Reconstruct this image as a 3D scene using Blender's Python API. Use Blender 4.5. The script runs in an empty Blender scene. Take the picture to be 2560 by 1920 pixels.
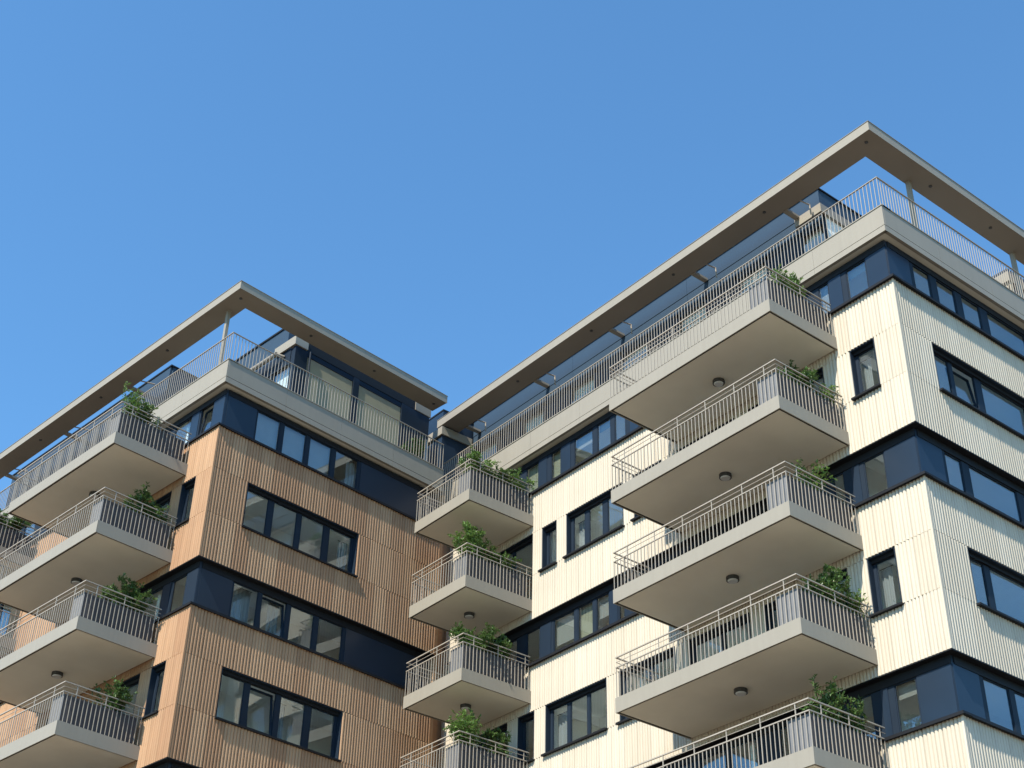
import bpy, bmesh, math, random
from mathutils import Matrix, Vector

scene = bpy.context.scene
COL = scene.collection
random.seed(7)

# ------------------------------------------------------------------ camera
EYE = 1.6
YAW, PIT, ROL = math.radians(-51.7482), math.radians(34.7504), math.radians(1.38917)
fw = Vector((math.sin(YAW) * math.cos(PIT), math.cos(YAW) * math.cos(PIT), math.sin(PIT)))
rt = Vector((math.cos(YAW), -math.sin(YAW), 0))
up = rt.cross(fw)
r2 = rt * math.cos(ROL) + up * math.sin(ROL)
u2 = up * math.cos(ROL) - rt * math.sin(ROL)
cam_d = bpy.data.cameras.new('camera')
cam_d.sensor_width = 36.0
cam_d.lens = 3739.526 / 2560 * 36
cam_d.clip_start, cam_d.clip_end = 0.1, 3000
cam = bpy.data.objects.new('camera', cam_d)
COL.objects.link(cam)
m = Matrix((r2, u2, -fw)).transposed().to_4x4()
m.translation = (0, 0, EYE)
cam.matrix_world = m
scene.camera = cam

# ------------------------------------------------------------------ sky, sun, exposure
TO_SUN = Vector((0.244, -1.0, 1.2)).normalized()
world = bpy.data.worlds.new('World')
scene.world = world
world.use_nodes = True
wn = world.node_tree
wn.nodes.clear()
sky = wn.nodes.new('ShaderNodeTexSky')
sky.sky_type = 'NISHITA'
sky.sun_disc = False
sky.sun_elevation = math.asin(TO_SUN.z)
sky.sun_rotation = math.atan2(TO_SUN.x, TO_SUN.y)
sky.air_density = 1.0
sky.dust_density = 0.0
sky.ozone_density = 2.0
bg = wn.nodes.new('ShaderNodeBackground')
bg.inputs['Strength'].default_value = 0.15
wo = wn.nodes.new('ShaderNodeOutputWorld')
tint = wn.nodes.new('ShaderNodeMix')          # even colour cast of the camera over the whole sky
tint.data_type = 'RGBA'
tint.blend_type = 'MULTIPLY'
tint.inputs[0].default_value = 1.0
tint.inputs[7].default_value = (0.57, 0.905, 1.04, 1)
wn.links.new(sky.outputs[0], tint.inputs[6])
wn.links.new(tint.outputs[2], bg.inputs[0])
wn.links.new(bg.outputs[0], wo.inputs[0])

sun_d = bpy.data.lights.new('sun', 'SUN')
sun_d.energy = 5.0
sun_d.angle = math.radians(0.53)
sun_d.color = (1.0, 0.93, 0.80)
sun = bpy.data.objects.new('sun', sun_d)
COL.objects.link(sun)
sun.rotation_euler = TO_SUN.to_track_quat('Z', 'Y').to_euler()
sun.location = (0, 0, 60)

scene.view_settings.view_transform = 'Standard'
scene.view_settings.look = 'None'
scene.view_settings.gamma = 1
scene.view_settings.use_curve_mapping = False
scene.view_settings.exposure = 0.8
scene.render.engine = 'CYCLES'
scene.cycles.max_bounces = 10
scene.cycles.diffuse_bounces = 7
scene.cycles.glossy_bounces = 5
scene.cycles.transparent_max_bounces = 16


# ------------------------------------------------------------------ materials
def new_mat(name):
    mt = bpy.data.materials.new(name)
    mt.use_nodes = True
    nt = mt.node_tree
    return mt, nt, nt.nodes['Principled BSDF']


def paint(name, col, rough=0.6, noise=0.06, scale=3.0, spec=0.4, bump=0.0, bscale=60.0, rnd=0.0, rnd_col=None,
          metal=0.0, streak=0.0):
    """painted / coated surface: colour with slow variation, optional per-object tint, vertical weather streaks, fine bump"""
    mt, nt, b = new_mat(name)
    N, L = nt.nodes.new, nt.links.new
    tc = N('ShaderNodeTexCoord')
    nz = N('ShaderNodeTexNoise')
    nz.inputs['Scale'].default_value = scale
    nz.inputs['Detail'].default_value = 5
    L(tc.outputs['Object'], nz.inputs['Vector'])
    rp = N('ShaderNodeMapRange')
    rp.inputs[1].default_value, rp.inputs[2].default_value = 0.25, 0.75
    rp.inputs[3].default_value, rp.inputs[4].default_value = 1 - noise, 1 + noise
    L(nz.outputs['Fac'], rp.inputs[0])
    val = rp.outputs[0]
    if streak:
        mp = N('ShaderNodeMapping')
        mp.inputs['Scale'].default_value = (9, 9, 0.35)
        L(tc.outputs['Object'], mp.inputs[0])
        n2 = N('ShaderNodeTexNoise')
        n2.inputs['Scale'].default_value = 1.0
        n2.inputs['Detail'].default_value = 4
        L(mp.outputs[0], n2.inputs['Vector'])
        r3 = N('ShaderNodeMapRange')
        r3.inputs[1].default_value, r3.inputs[2].default_value = 0.3, 0.7
        r3.inputs[3].default_value, r3.inputs[4].default_value = 1 - streak, 1 + streak
        L(n2.outputs['Fac'], r3.inputs[0])
        mm = N('ShaderNodeMath')
        mm.operation = 'MULTIPLY'
        L(val, mm.inputs[0])
        L(r3.outputs[0], mm.inputs[1])
        val = mm.outputs[0]
    base = N('ShaderNodeRGB')
    base.outputs[0].default_value = (*col, 1)
    cur = base.outputs[0]
    if rnd or rnd_col:
        oi = N('ShaderNodeObjectInfo')
        if rnd_col:
            mx = N('ShaderNodeMix')
            mx.data_type = 'RGBA'
            L(oi.outputs['Random'], mx.inputs[0])
            L(cur, mx.inputs[6])
            mx.inputs[7].default_value = (*rnd_col, 1)
            cur = mx.outputs[2]
        if rnd:
            rr = N('ShaderNodeMapRange')
            rr.inputs[3].default_value, rr.inputs[4].default_value = 1 - rnd, 1 + rnd
            L(oi.outputs['Random'], rr.inputs[0])
            mm = N('ShaderNodeMath')
            mm.operation = 'MULTIPLY'
            L(val, mm.inputs[0])
            L(rr.outputs[0], mm.inputs[1])
            val = mm.outputs[0]
    vm = N('ShaderNodeVectorMath')
    vm.operation = 'SCALE'
    L(cur, vm.inputs[0])
    L(val, vm.inputs['Scale'])
    L(vm.outputs[0], b.inputs['Base Color'])
    b.inputs['Roughness'].default_value = rough
    b.inputs['Specular IOR Level'].default_value = spec
    b.inputs['Metallic'].default_value = metal
    if bump:
        n3 = N('ShaderNodeTexNoise')
        n3.inputs['Scale'].default_value = bscale
        n3.inputs['Detail'].default_value = 3
        L(tc.outputs['Object'], n3.inputs['Vector'])
        bp = N('ShaderNodeBump')
        bp.inputs['Strength'].default_value = bump
        bp.inputs['Distance'].default_value = 0.01
        L(n3.outputs['Fac'], bp.inputs['Height'])
        L(bp.outputs[0], b.inputs['Normal'])
    return mt


def glass_mat(name, tint=(0.90, 0.935, 0.93), ior=1.95):
    mt = bpy.data.materials.new(name)
    mt.use_nodes = True
    nt = mt.node_tree
    nt.nodes.clear()
    N, L = nt.nodes.new, nt.links.new
    out = N('ShaderNodeOutputMaterial')
    tr = N('ShaderNodeBsdfTransparent')
    tr.inputs[0].default_value = (*tint, 1)
    gl = N('ShaderNodeBsdfGlossy')
    gl.inputs['Roughness'].default_value = 0.012
    gl.inputs['Color'].default_value = (0.93, 0.97, 1.0, 1)
    tc = N('ShaderNodeTexCoord')
    nz = N('ShaderNodeTexNoise')
    nz.inputs['Scale'].default_value = 0.9
    nz.inputs['Detail'].default_value = 1
    L(tc.outputs['Object'], nz.inputs['Vector'])
    bp = N('ShaderNodeBump')
    bp.inputs['Strength'].default_value = 0.05
    bp.inputs['Distance'].default_value = 0.02
    L(nz.outputs['Fac'], bp.inputs['Height'])
    L(bp.outputs[0], gl.inputs['Normal'])
    fr = N('ShaderNodeFresnel')
    gm = N('ShaderNodeNewGeometry')               # a thin pane: both of its faces mirror alike
    iv = N('ShaderNodeMapRange')
    iv.inputs[3].default_value, iv.inputs[4].default_value = ior, 1 / ior
    L(gm.outputs['Backfacing'], iv.inputs[0])
    L(iv.outputs[0], fr.inputs['IOR'])
    mx = N('ShaderNodeMixShader')
    L(fr.outputs[0], mx.inputs[0])
    L(tr.outputs[0], mx.inputs[1])
    L(gl.outputs[0], mx.inputs[2])
    L(mx.outputs[0], out.inputs[0])
    return mt


M = {}
M['cream'] = paint('cream_ribbed_cladding', (0.515, 0.452, 0.358), 0.75, 0.04, 1.2, 0.2, 0.25, 90, 0.035, (0.525, 0.47, 0.382), streak=0.035)
M['brown'] = paint('tan_ribbed_cladding', (0.375, 0.215, 0.122), 0.75, 0.07, 1.2, 0.2, 0.25, 90, 0.09, (0.40, 0.25, 0.148), streak=0.08)
M['cream_back'] = paint('cream_wall_backing', (0.20, 0.17, 0.13), 0.9)
M['brown_back'] = paint('tan_wall_backing', (0.14, 0.095, 0.065), 0.9)
M['beige'] = paint('grey_beige_coated_metal', (0.270, 0.243, 0.198), 0.55, 0.035, 0.8, 0.35, streak=0.025)
M['soffit'] = paint('beige_soffit_render', (0.71, 0.68, 0.585), 0.85, 0.10, 0.55, 0.2, 0.3, 120)
M['rail'] = paint('grey_beige_rail_paint', (0.33, 0.29, 0.24), 0.5, 0.04, 2.0, 0.4)
M['frame'] = paint('slate_blue_window_frame', (0.013, 0.022, 0.036), 0.55, 0.08, 2.0, 0.16)
M['panel'] = paint('dark_blue_coated_panel', (0.015, 0.026, 0.044), 0.30, 0.10, 0.7, 0.38)
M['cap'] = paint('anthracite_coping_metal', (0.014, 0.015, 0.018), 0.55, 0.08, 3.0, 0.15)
M['parapet'] = paint('blue_grey_penthouse_panel', (0.036, 0.060, 0.092), 0.5, 0.06, 0.5, 0.14)
M['glass'] = glass_mat('window_glass')
M['ceiling'] = paint('white_room_paint', (0.88, 0.88, 0.86), 0.9, 0.03)
M['room'] = paint('grey_room_wall', (0.86, 0.85, 0.82), 0.9, 0.05)
M['blind'] = paint('khaki_roller_blind', (0.28, 0.265, 0.19), 0.85, 0.05)
M['curtain'] = paint('pale_grey_curtain', (0.29, 0.295, 0.30), 0.9, 0.08)
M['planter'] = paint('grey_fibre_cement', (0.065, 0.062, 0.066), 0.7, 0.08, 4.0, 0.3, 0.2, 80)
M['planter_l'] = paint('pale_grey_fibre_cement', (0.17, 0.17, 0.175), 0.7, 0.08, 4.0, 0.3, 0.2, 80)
M['soil'] = paint('soil', (0.05, 0.035, 0.025), 0.95, 0.3, 20, 0.1)
M['bark'] = paint('woody_stem', (0.11, 0.075, 0.045), 0.9, 0.2, 15, 0.2)
M['lamp_ring'] = paint('dark_grey_lamp_ring', (0.05, 0.05, 0.05), 0.5)
M['lamp_glass'] = paint('frosted_lamp_cover', (0.55, 0.55, 0.54), 0.4)
M['canopy'] = paint('grey_brown_canopy_soffit', (0.23, 0.20, 0.163), 0.8, 0.06, 0.7, 0.2)
M['screen'] = paint('pale_external_screen', (0.30, 0.335, 0.38), 0.8, 0.05)
M['shade'] = paint('grey_roller_blind', (0.24, 0.235, 0.22), 0.9, 0.05)
M['deck'] = paint('dark_terrace_deck', (0.10, 0.085, 0.07), 0.85, 0.15, 3.0, 0.2)
M['slat'] = paint('wooden_louvre_slat', (0.42, 0.36, 0.27), 0.8, 0.1, 6)


def leaf_mat(name, c1, c2):
    mt, nt, b = new_mat(name)
    N, L = nt.nodes.new, nt.links.new
    gm = N('ShaderNodeNewGeometry')
    cr = N('ShaderNodeValToRGB')
    cr.color_ramp.elements[0].color = (*c1, 1)
    cr.color_ramp.elements[1].color = (*c2, 1)
    L(gm.outputs['Random Per Island'], cr.inputs[0])
    L(cr.outputs[0], b.inputs['Base Color'])
    b.inputs['Roughness'].default_value = 0.42
    b.inputs['Specular IOR Level'].default_value = 0.5
    tl = N('ShaderNodeBsdfTranslucent')
    L(cr.outputs[0], tl.inputs[0])
    mx = N('ShaderNodeMixShader')
    mx.inputs[0].default_value = 0.28
    L(b.outputs[0], mx.inputs[1])
    L(tl.outputs[0], mx.inputs[2])
    L(mx.outputs[0], nt.nodes['Material Output'].inputs[0])
    return mt


M['leaf'] = leaf_mat('laurel_leaf', (0.045, 0.095, 0.022), (0.13, 0.22, 0.06))
M['leaf2'] = leaf_mat('bright_leaf', (0.065, 0.14, 0.028), (0.20, 0.32, 0.08))


# ------------------------------------------------------------------ mesh helpers
class MB:
    def __init__(s):
        s.v, s.f = [], []

    def box(s, x0, x1, y0, y1, z0, z1):
        x0, x1 = min(x0, x1), max(x0, x1)
        y0, y1 = min(y0, y1), max(y0, y1)
        z0, z1 = min(z0, z1), max(z0, z1)
        n = len(s.v)
        s.v += [(x0, y0, z0), (x1, y0, z0), (x1, y1, z0), (x0, y1, z0), (x0, y0, z1), (x1, y0, z1), (x1, y1, z1), (x0, y1, z1)]
        s.f += [(n + a, n + b, n + c, n + d) for a, b, c, d in
                ((0, 3, 2, 1), (4, 5, 6, 7), (0, 1, 5, 4), (1, 2, 6, 5), (2, 3, 7, 6), (3, 0, 4, 7))]
        return s

    def tube(s, a, b, ra, rb=None, k=8, cap=True):
        a, b = Vector(a), Vector(b)
        rb = ra if rb is None else rb
        d = (b - a).normalized()
        p = d.orthogonal().normalized()
        q = d.cross(p)
        n = len(s.v)
        for c, r in ((a, ra), (b, rb)):
            for i in range(k):
                t = 2 * math.pi * i / k
                s.v.append(tuple(c + p * (r * math.cos(t)) + q * (r * math.sin(t))))
        for i in range(k):
            j = (i + 1) % k
            s.f.append((n + i, n + j, n + k + j, n + k + i))
        if cap:
            s.f.append(tuple(n + i for i in reversed(range(k))))
            s.f.append(tuple(n + k + i for i in range(k)))
        return s

    def mesh(s, name):
        me = bpy.data.meshes.new(name)
        me.from_pydata(s.v, [], s.f)
        me.update()
        return me

    def obj(s, name, mat, parent=None, **kw):
        return link(name, s.mesh(name), mat, parent, **kw)


def bevelled(me, w=0.012):
    bm = bmesh.new()
    bm.from_mesh(me)
    bmesh.ops.bevel(bm, geom=list(bm.edges), offset=w, segments=1, affect='EDGES')
    bm.to_mesh(me)
    bm.free()
    return me


def link(name, me, mat=None, parent=None, loc=None, rz=0.0):
    o = bpy.data.objects.new(name, me)
    COL.objects.link(o)
    if mat is not None and me is not None:
        mt = M[mat] if isinstance(mat, str) else mat
        if not me.materials:
            me.materials.append(mt)
    if parent is not None:
        o.parent = parent
    if loc is not None:
        o.location = loc
    o.rotation_euler = (0, 0, rz)
    return o


def tag(o, label, cat, group=None):
    o['label'] = label
    o['category'] = cat
    if group:
        o['group'] = group
    return o


def empty(name, loc, rz=0.0):
    o = bpy.data.objects.new(name, None)
    COL.objects.link(o)
    o.location = loc
    o.rotation_euler = (0, 0, rz)
    return o


FACE = {'S': 0.0, 'E': math.pi / 2}      # a face's own frame: x along the wall, y = minus outward, z up
Zc = EYE                                  # heights below are given above the eye


# ------------------------------------------------------------------ ground
g = MB()
g.v = [(-900, -900, 0), (900, -900, 0), (900, 900, 0), (-900, 900, 0)]
g.f = [(0, 1, 2, 3)]
M['ground'] = paint('pale_paving', (0.145, 0.12, 0.09), 0.9, 0.15, 0.4, 0.2, 0.3, 12)
g.obj('ground', 'ground')['kind'] = 'structure'


# ------------------------------------------------------------------ building parts
RIB = 0.105
panel_cache = {}


def panel_mesh(w, h, var, clad):
    key = (round(w, 3), round(h, 3), var, clad)
    if key in panel_cache:
        return panel_cache[key]
    n = max(1, round(w / RIB))
    rnd = random.Random(var * 31 + n)
    g0, d = 0.0025, 0.034
    p = (w - 2 * g0) / n
    deep = {0, n}
    i = 0
    while i < n:
        i += rnd.choice((2, 3, 3, 4))
        deep.add(i)
    prof = []
    for i in range(n):
        x = g0 + i * p
        prof.append((x, d + (0.008 if i in deep else 0)))
        prof += [(x + 0.12 * p, 0.5 * d), (x + 0.34 * p, 0.06 * d), (x + 0.66 * p, 0.06 * d), (x + 0.88 * p, 0.5 * d)]
    prof.append((w - g0, d + 0.010))
    prof = [(g0, 0.058)] + prof + [(w - g0, 0.058)]
    v, f = [], []
    for x, y in prof:
        v += [(x, y, 0.004), (x, y, h - 0.004)]
    for i in range(len(prof) - 1):
        a = 2 * i
        f.append((a, a + 2, a + 3, a + 1))
    k = len(prof)
    f.append(tuple(2 * i for i in reversed(range(k))))
    f.append(tuple(2 * i + 1 for i in range(k)))
    me = bpy.data.meshes.new('cladding_panel')
    me.from_pydata(v, [], f)
    me.update()
    for pl in me.polygons:
        pl.use_smooth = False
    panel_cache[key] = me
    return me


class Building:
    def __init__(s, name, loc, rz, clad, back, cap_out):
        s.root = empty(name, loc, rz)
        s.clad, s.back, s.cap_out = clad, back, cap_out
        s.panels = []          # (face, u, z, mesh)
        s.bal_stuff = MB()
        s.n_bal = 0

    def fobj(s, face, mb, name, mat, parent=None):
        o = mb.obj(name, mat, parent or s.root)
        if parent is None:
            o.rotation_euler = (0, 0, FACE[face])
        return o

    def rows(s, face, u0, u1, zs, openings):
        """cladding panels and the wall behind them in the rows between the heights zs, leaving out the openings"""
        wall, lin = MB(), MB()

        def fill(a, b, z0, z1):
            if b - a < 0.03 or z1 - z0 < 0.03:
                return
            n = max(1, round((b - a) / 0.525))
            w = (b - a) / n
            for i in range(n):
                s.panels.append((face, a + i * w, z0, panel_mesh(w, z1 - z0, random.randrange(3), s.clad)))
            wall.box(a, b, 0.058, 0.10, z0, z1)
            lin.box(a, b, 0.101, 0.24, z0, z1)
        for z0, z1 in zip(zs[:-1], zs[1:]):
            ops = sorted(o for o in openings if o[2] < z1 - 0.01 and o[3] > z0 + 0.01)
            a = u0
            for o in ops:
                fill(a, o[0], z0, z1)
                fill(o[0], o[1], z0, max(z0, o[2]))
                fill(o[0], o[1], min(z1, o[3]), z1)
                a = o[1]
            fill(a, u1, z0, z1)
        w = s.fobj(face, wall, 'wall', s.back)
        lin.obj('plaster_lining', 'ceiling', w)

    def flush_panels(s):
        cm = Vector((0, 0, EYE))
        mw = Matrix.Translation(s.root.location) @ Matrix.Rotation(s.root.rotation_euler.z, 4, 'Z')

        def dist(p):
            face, u, z, me = p
            loc = Matrix.Rotation(FACE[face], 4, 'Z') @ Vector((u, 0, z))
            return ((mw @ loc) - cm).length + (4 if z < Zc + 13.5 else 0)
        s.panels.sort(key=dist)
        for face, u, z, me in s.panels[:298]:
            r = FACE[face]
            loc = Matrix.Rotation(r, 4, 'Z') @ Vector((u, 0, z))
            link('cladding_panel', me, s.clad, s.root, loc, r)
        rest = s.panels[298:]
        if rest:
            V, F = [], []
            for face, u, z, me in rest:
                n = len(V)
                R = Matrix.Rotation(FACE[face], 3, 'Z')
                for v in me.vertices:
                    V.append(R @ (v.co + Vector((u, 0, z))))
                F += [tuple(n + i for i in p.vertices) for p in me.polygons]
            me = bpy.data.meshes.new('cladding')
            me.from_pydata(V, [], F)
            me.update()
            link('cladding', me, s.clad, s.root)['kind'] = 'stuff'

    def coping(s, face, u0, u1, z, name='coping'):
        mb = MB().box(u0, u1, -s.cap_out, 0.22, z, z + 0.055)
        mb.box(u0, u1, -s.cap_out - 0.002, -s.cap_out + 0.012, z - 0.02, z)
        return s.fobj(face, mb, name, 'cap')

    def flashing(s, face, u0, u1, z):
        mb = MB().box(u0, u1, 0.004, 0.24, z - 0.03, z - 0.002)
        return s.fobj(face, mb, 'flashing', 'cap')

    def window(s, face, u0, u1, z0, z1, panes, depth=0.20, tilt=(), sill=True, name='window', blind=None):
        """opening u0..u1, z0..z1: lined frame, sill, glass panes between mullions"""
        fr = MB()
        t = 0.03
        fr.box(u0, u0 + t, 0.03, depth + 0.08, z0, z1)
        fr.box(u1 - t, u1, 0.03, depth + 0.08, z0, z1)
        fr.box(u0 + t, u1 - t, 0.03, depth + 0.08, z1 - t, z1)
        fr.box(u0 + t, u1 - t, 0.03, depth + 0.08, z0, z0 + t)
        zb, zt = z0 + 0.09, z1 - 0.12
        fr.box(u0 + t, u1 - t, depth, depth + 0.07, z0 + t, zb)
        a = u0 + t
        for (p0, p1) in panes:
            if p0 - a > 0.01:
                fr.box(a, p0, depth, depth + 0.07, zb, zt)
            a = p1
        if u1 - t - a > 0.01:
            fr.box(a, u1 - t, depth, depth + 0.07, zb, zt)
        o = s.fobj(face, fr, name, 'frame')
        MB().box(u0 + t, u1 - t, depth - 0.06, depth + 0.07, zt, z1 - t).obj('shaded_lintel', 'cap', o)  # shade of the deep window head put into this dark colour
        s.glaze(o, panes, zb, zt, depth, tilt)
        if sill:
            MB().box(u0 - 0.05, u1 + 0.05, -s.cap_out, depth, z0 - 0.055, z0 - 0.002).obj('sill', 'cap', o)
        return o

    def glaze(s, o, panes, zb, zt, depth, tilt=(), blinds={}):
        for i, (p0, p1) in enumerate(panes):
            for (c0, drop, mat) in blinds.get(round(p0, 2), ()):
                MB().box(p0 - 0.02, p1 + 0.02, depth + 0.14 + c0, depth + 0.145 + c0, zt + 0.05 - drop * (zt - zb + 0.1), zt + 0.05).obj('roller_blind', mat, o)
            if i in tilt:
                h, w = zt - zb, p1 - p0
                fm = MB()
                b = 0.055
                fm.box(0, b, 0, 0.05, 0, h).box(w - b, w, 0, 0.05, 0, h).box(b, w - b, 0, 0.05, 0, b).box(b, w - b, 0, 0.05, h - b, h)
                sa = fm.obj('sash', 'frame', o, loc=(p0, depth + 0.02, zb))
                sa.rotation_euler = (math.radians(-6.5), 0, 0)
                gp = MB().box(b, w - b, 0.02, 0.03, b, h - b).obj('pane', 'glass', o, loc=(p0, depth + 0.02, zb))
                gp.rotation_euler = (math.radians(-6.5), 0, 0)
            else:
                MB().box(p0, p1, depth + 0.03, depth + 0.04, zb, zt).obj('pane', 'glass', o)
                bd = MB()
                e = 0.028
                bd.box(p0, p0 + e, depth + 0.012, depth + 0.03, zb, zt).box(p1 - e, p1, depth + 0.012, depth + 0.03, zb, zt)
                bd.box(p0 + e, p1 - e, depth + 0.012, depth + 0.03, zb, zb + e).box(p0 + e, p1 - e, depth + 0.012, depth + 0.03, zt - e, zt)
                bd.obj('sash', 'frame', o)

    def strip(s, face, u0, u1, z0, z1, glass, panels=(), tilt=(), depth=0.22, blinds={}):
        """continuous band of windows and dark panels between two cladding bands"""
        fr = MB()
        zb, zt = z0 + 0.10, z1 - 0.20
        fr.box(u0, u1, depth, depth + 0.08, z0, zb)
        segs = sorted([(a, b, 'g') for a, b in glass] + [(a, b, 'p') for a, b in panels])
        a = u0
        gaps = []
        for p0, p1, k in segs:
            if p0 - a > 0.005:
                gaps.append((a, p0))
            a = p1
        if u1 - a > 0.005:
            gaps.append((a, u1))
        for a, b in gaps:
            fr.box(a, b, depth, depth + 0.08, zb, zt)
        o = s.fobj(face, fr, 'window_band', 'frame')
        MB().box(u0, u1, depth - 0.03, depth + 0.08, zt, z1).obj('shaded_lintel', 'cap', o)  # top of the band darkened: recess shade put into the colour
        for p0, p1 in panels:
            MB().box(p0, p1, depth - 0.015, depth + 0.05, zb, zt).obj('spandrel_panel', 'panel', o)
        s.glaze(o, sorted(glass), zb, zt, depth, tilt, blinds)
        return o

    def balcony(s, x0, x1, yf, z, single, lamp=None, left=True, name='balcony'):
        """slab x0..x1 from the wall to y = yf, underside at z; fascia, rails, balusters, ceiling lamp"""
        T = 0.39
        core = MB().box(x0 + 0.085, x1 - 0.085, yf + 0.085, -0.02, z + 0.012, z + T - 0.06)
        o = core.obj(name, 'soffit', s.root)
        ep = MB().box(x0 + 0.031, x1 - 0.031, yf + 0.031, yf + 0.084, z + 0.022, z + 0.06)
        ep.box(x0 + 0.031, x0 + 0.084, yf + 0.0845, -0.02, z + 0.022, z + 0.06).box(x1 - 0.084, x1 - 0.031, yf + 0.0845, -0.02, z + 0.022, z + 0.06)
        ep.obj('shadow_gap_strip', 'cap', o)  # dark strip added: shade of the edge groove put into its colour
        f1 = MB().box(x0, x1, yf, yf + 0.030, z, z + T).obj('fascia', 'beige', o)
        MB().box(x1 - 0.030, x1, yf + 0.032, 0.03, z, z + T).obj('fascia', 'beige', o)
        MB().box(x0, x0 + 0.030, yf + 0.032, 0.03, z, z + T).obj('fascia', 'beige', o)
        MB().box(x0 + 0.032, x1 - 0.032, yf + 0.032, -0.02, z + T - 0.058, z + T - 0.025).obj('deck', 'deck', o)
        # rails
        H1, H2, H3 = z + 1.21, z + 1.35, z + 1.48
        off = 0.03
        xa, xb, yy = x0 + off, x1 - off, yf + off
        for zz, th, nm in ((H1, 0.016, 'rail'), (H2, 0.007, 'wire'), (H3, 0.018, 'handrail')):
            rm = MB()
            rm.box(xa - th, xb + th, yy - th, yy + th, zz - th * 0.8, zz + th * 0.8)
            rm.box(xb - th, xb + th, yy + th + 0.001, -0.03, zz - th * 0.8, zz + th * 0.8)
            rm.box(xa - th, xa + th, yy + th + 0.001, -0.03, zz - th * 0.8, zz + th * 0.8)
            rm.obj(nm, 'rail', o)
        pts = []
        n = round((xb - xa) / 0.128)
        for i in range(n + 1):
            pts.append((xa + (xb - xa) * i / n, yy))
        n2 = round((-0.08 - yy) / 0.128)
        for i in range(1, n2 + 1):
            y = yy + (-0.08 - yy) * i / n2
            pts.append((xb, y))
            if left:
                pts.append((xa, y))
        for x, y in pts:
            if single and not (x == xa and y != yy):
                ob = link('baluster', bar_mesh, 'rail', o, (x, y, z + T - 0.03))
                s.n_bal += 1
            else:
                s.bal_stuff.box(x - 0.0085, x + 0.0085, y - 0.0085, y + 0.0085, z + T - 0.03, H1 - 0.012)
        # posts that carry the hand rail stand on the bar grid
        post = []
        i = 4
        while i < n:
            post.append((xa + (xb - xa) * i / n, yy))
            i += 8
        for j in (3, 10, n2 - 1):
            y = yy + (-0.08 - yy) * j / n2
            post += [(xb, y), (xa, y)]
        pm = MB()
        for x, y in post:
            pm.box(x - 0.0105, x + 0.0105, y - 0.0105, y + 0.0105, z + T - 0.03, H3 - 0.012)
        pm.obj('railing_posts', 'rail', o)['kind'] = 'stuff'
        if lamp:
            lm = MB()
            lm.tube((lamp[0], lamp[1], z + 0.036), (lamp[0], lamp[1], z - 0.085), 0.165, 0.165, 24)
            la = lm.obj('ceiling_light', 'lamp_ring', o)
            lc = MB()
            lc.tube((lamp[0], lamp[1], z - 0.086), (lamp[0], lamp[1], z - 0.115), 0.135, 0.115, 24)
            lc.obj('lamp_cover', 'lamp_glass', o)
        return o

    def roof(s, west, north, nsea, zf0=26.23, zg=26.42, zf1=27.10, rail=28.20, out=0.06):
        z0, zg, z1 = Zc + zf0, Zc + zg, Zc + zf1
        sl = MB()
        sl.box(west, -0.05, 0.05, north, z0 + 0.03, z1 - 0.02)
        o = sl.obj('roof_slab', 'soffit', s.root)
        MB().box(west, -0.06, 0.06, north, z1 - 0.019, z1 - 0.002).obj('terrace_deck', 'deck', o)
        for face, a, b in (('S', west, out), ('E', -out + 0.05, north)):
            L = b - a
            n = max(1, round(L / 2.36))
            for i in range(n):
                p, q = a + L * i / n, a + L * (i + 1) / n
                mb = MB()
                mb.box(p + 0.003, q - 0.003, -out, 0.04, zg + 0.012, z1)
                fo = mb.obj('fascia_panel', 'beige', o)
                mb2 = MB()
                mb2.box(p + 0.003, q - 0.003, -out, 0.04, z0, zg - 0.006)
                fo2 = mb2.obj('fascia_panel', 'beige', o)
                for w in (fo, fo2):
                    w.rotation_euler = (0, 0, FACE[face])
            cp = MB().box(a, b + (0.02 if face == 'S' else 0), -out - 0.02, 0.30, z1 + 0.001, z1 + 0.03).obj('parapet_coping', 'beige', o)
            cp.rotation_euler = (0, 0, FACE[face])
        # railing at the edge
        rl = MB()
        zt = Zc + rail
        rl.box(west, 0.02, -0.02, 0.025, zt - 0.02, zt)
        rl.box(-0.025, 0.02, 0.026, north, zt - 0.02, zt)
        rl.obj('handrail', 'rail', o)
        k = round(-west / 0.122)
        for i in range(k):
            x = west + (-west) * i / k
            s.bal_stuff.box(x - 0.0085, x + 0.0085, -0.0085, 0.0085, z1 + 0.02, zt - 0.021)
        k = round(north / 0.122)
        for i in range(k + 1):
            y = north * i / k
            s.bal_stuff.box(-0.0105, 0.0065, y - 0.0085, y + 0.0085, z1 + 0.02, zt - 0.021)
        return o

    def canopy(s, west, north, zb, zt, width, spots_s, spots_e):
        zb, zt = Zc + zb, Zc + zt
        # one flat ring slab, mitred corner, folded edge
        v = [(west, 0.0), (0.02, 0.0), (0.02, north), (0.02 - width, north), (0.02 - width, width), (west, width)]
        v = [(x, y - 0.02) for x, y in v]
        me = bpy.data.meshes.new('canopy')
        V = [(x, y, zb) for x, y in v] + [(x, y, zt) for x, y in v]
        F = [(3, 2, 1, 4), (4, 1, 0, 5), (7, 8, 9, 10), (6, 7, 10, 11)]
        for i in range(6):
            j = (i + 1) % 6
            F.append((i, j, 6 + j, 6 + i))
        me.from_pydata(V, [], F)
        me.update()
        o = link('canopy', me, 'canopy', s.root)
        ed = MB()
        ed.box(west - 0.012, 0.032, -0.034, -0.021, zb - 0.012, zt + 0.012)
        ed.obj('fascia', 'beige', o)
        MB().box(0.021, 0.033, -0.020, north - 0.01, zb - 0.012, zt + 0.012).obj('fascia', 'beige', o)
        cp = MB().box(west - 0.02, 0.05, -0.05, 0.10, zt + 0.013, zt + 0.026)
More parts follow.
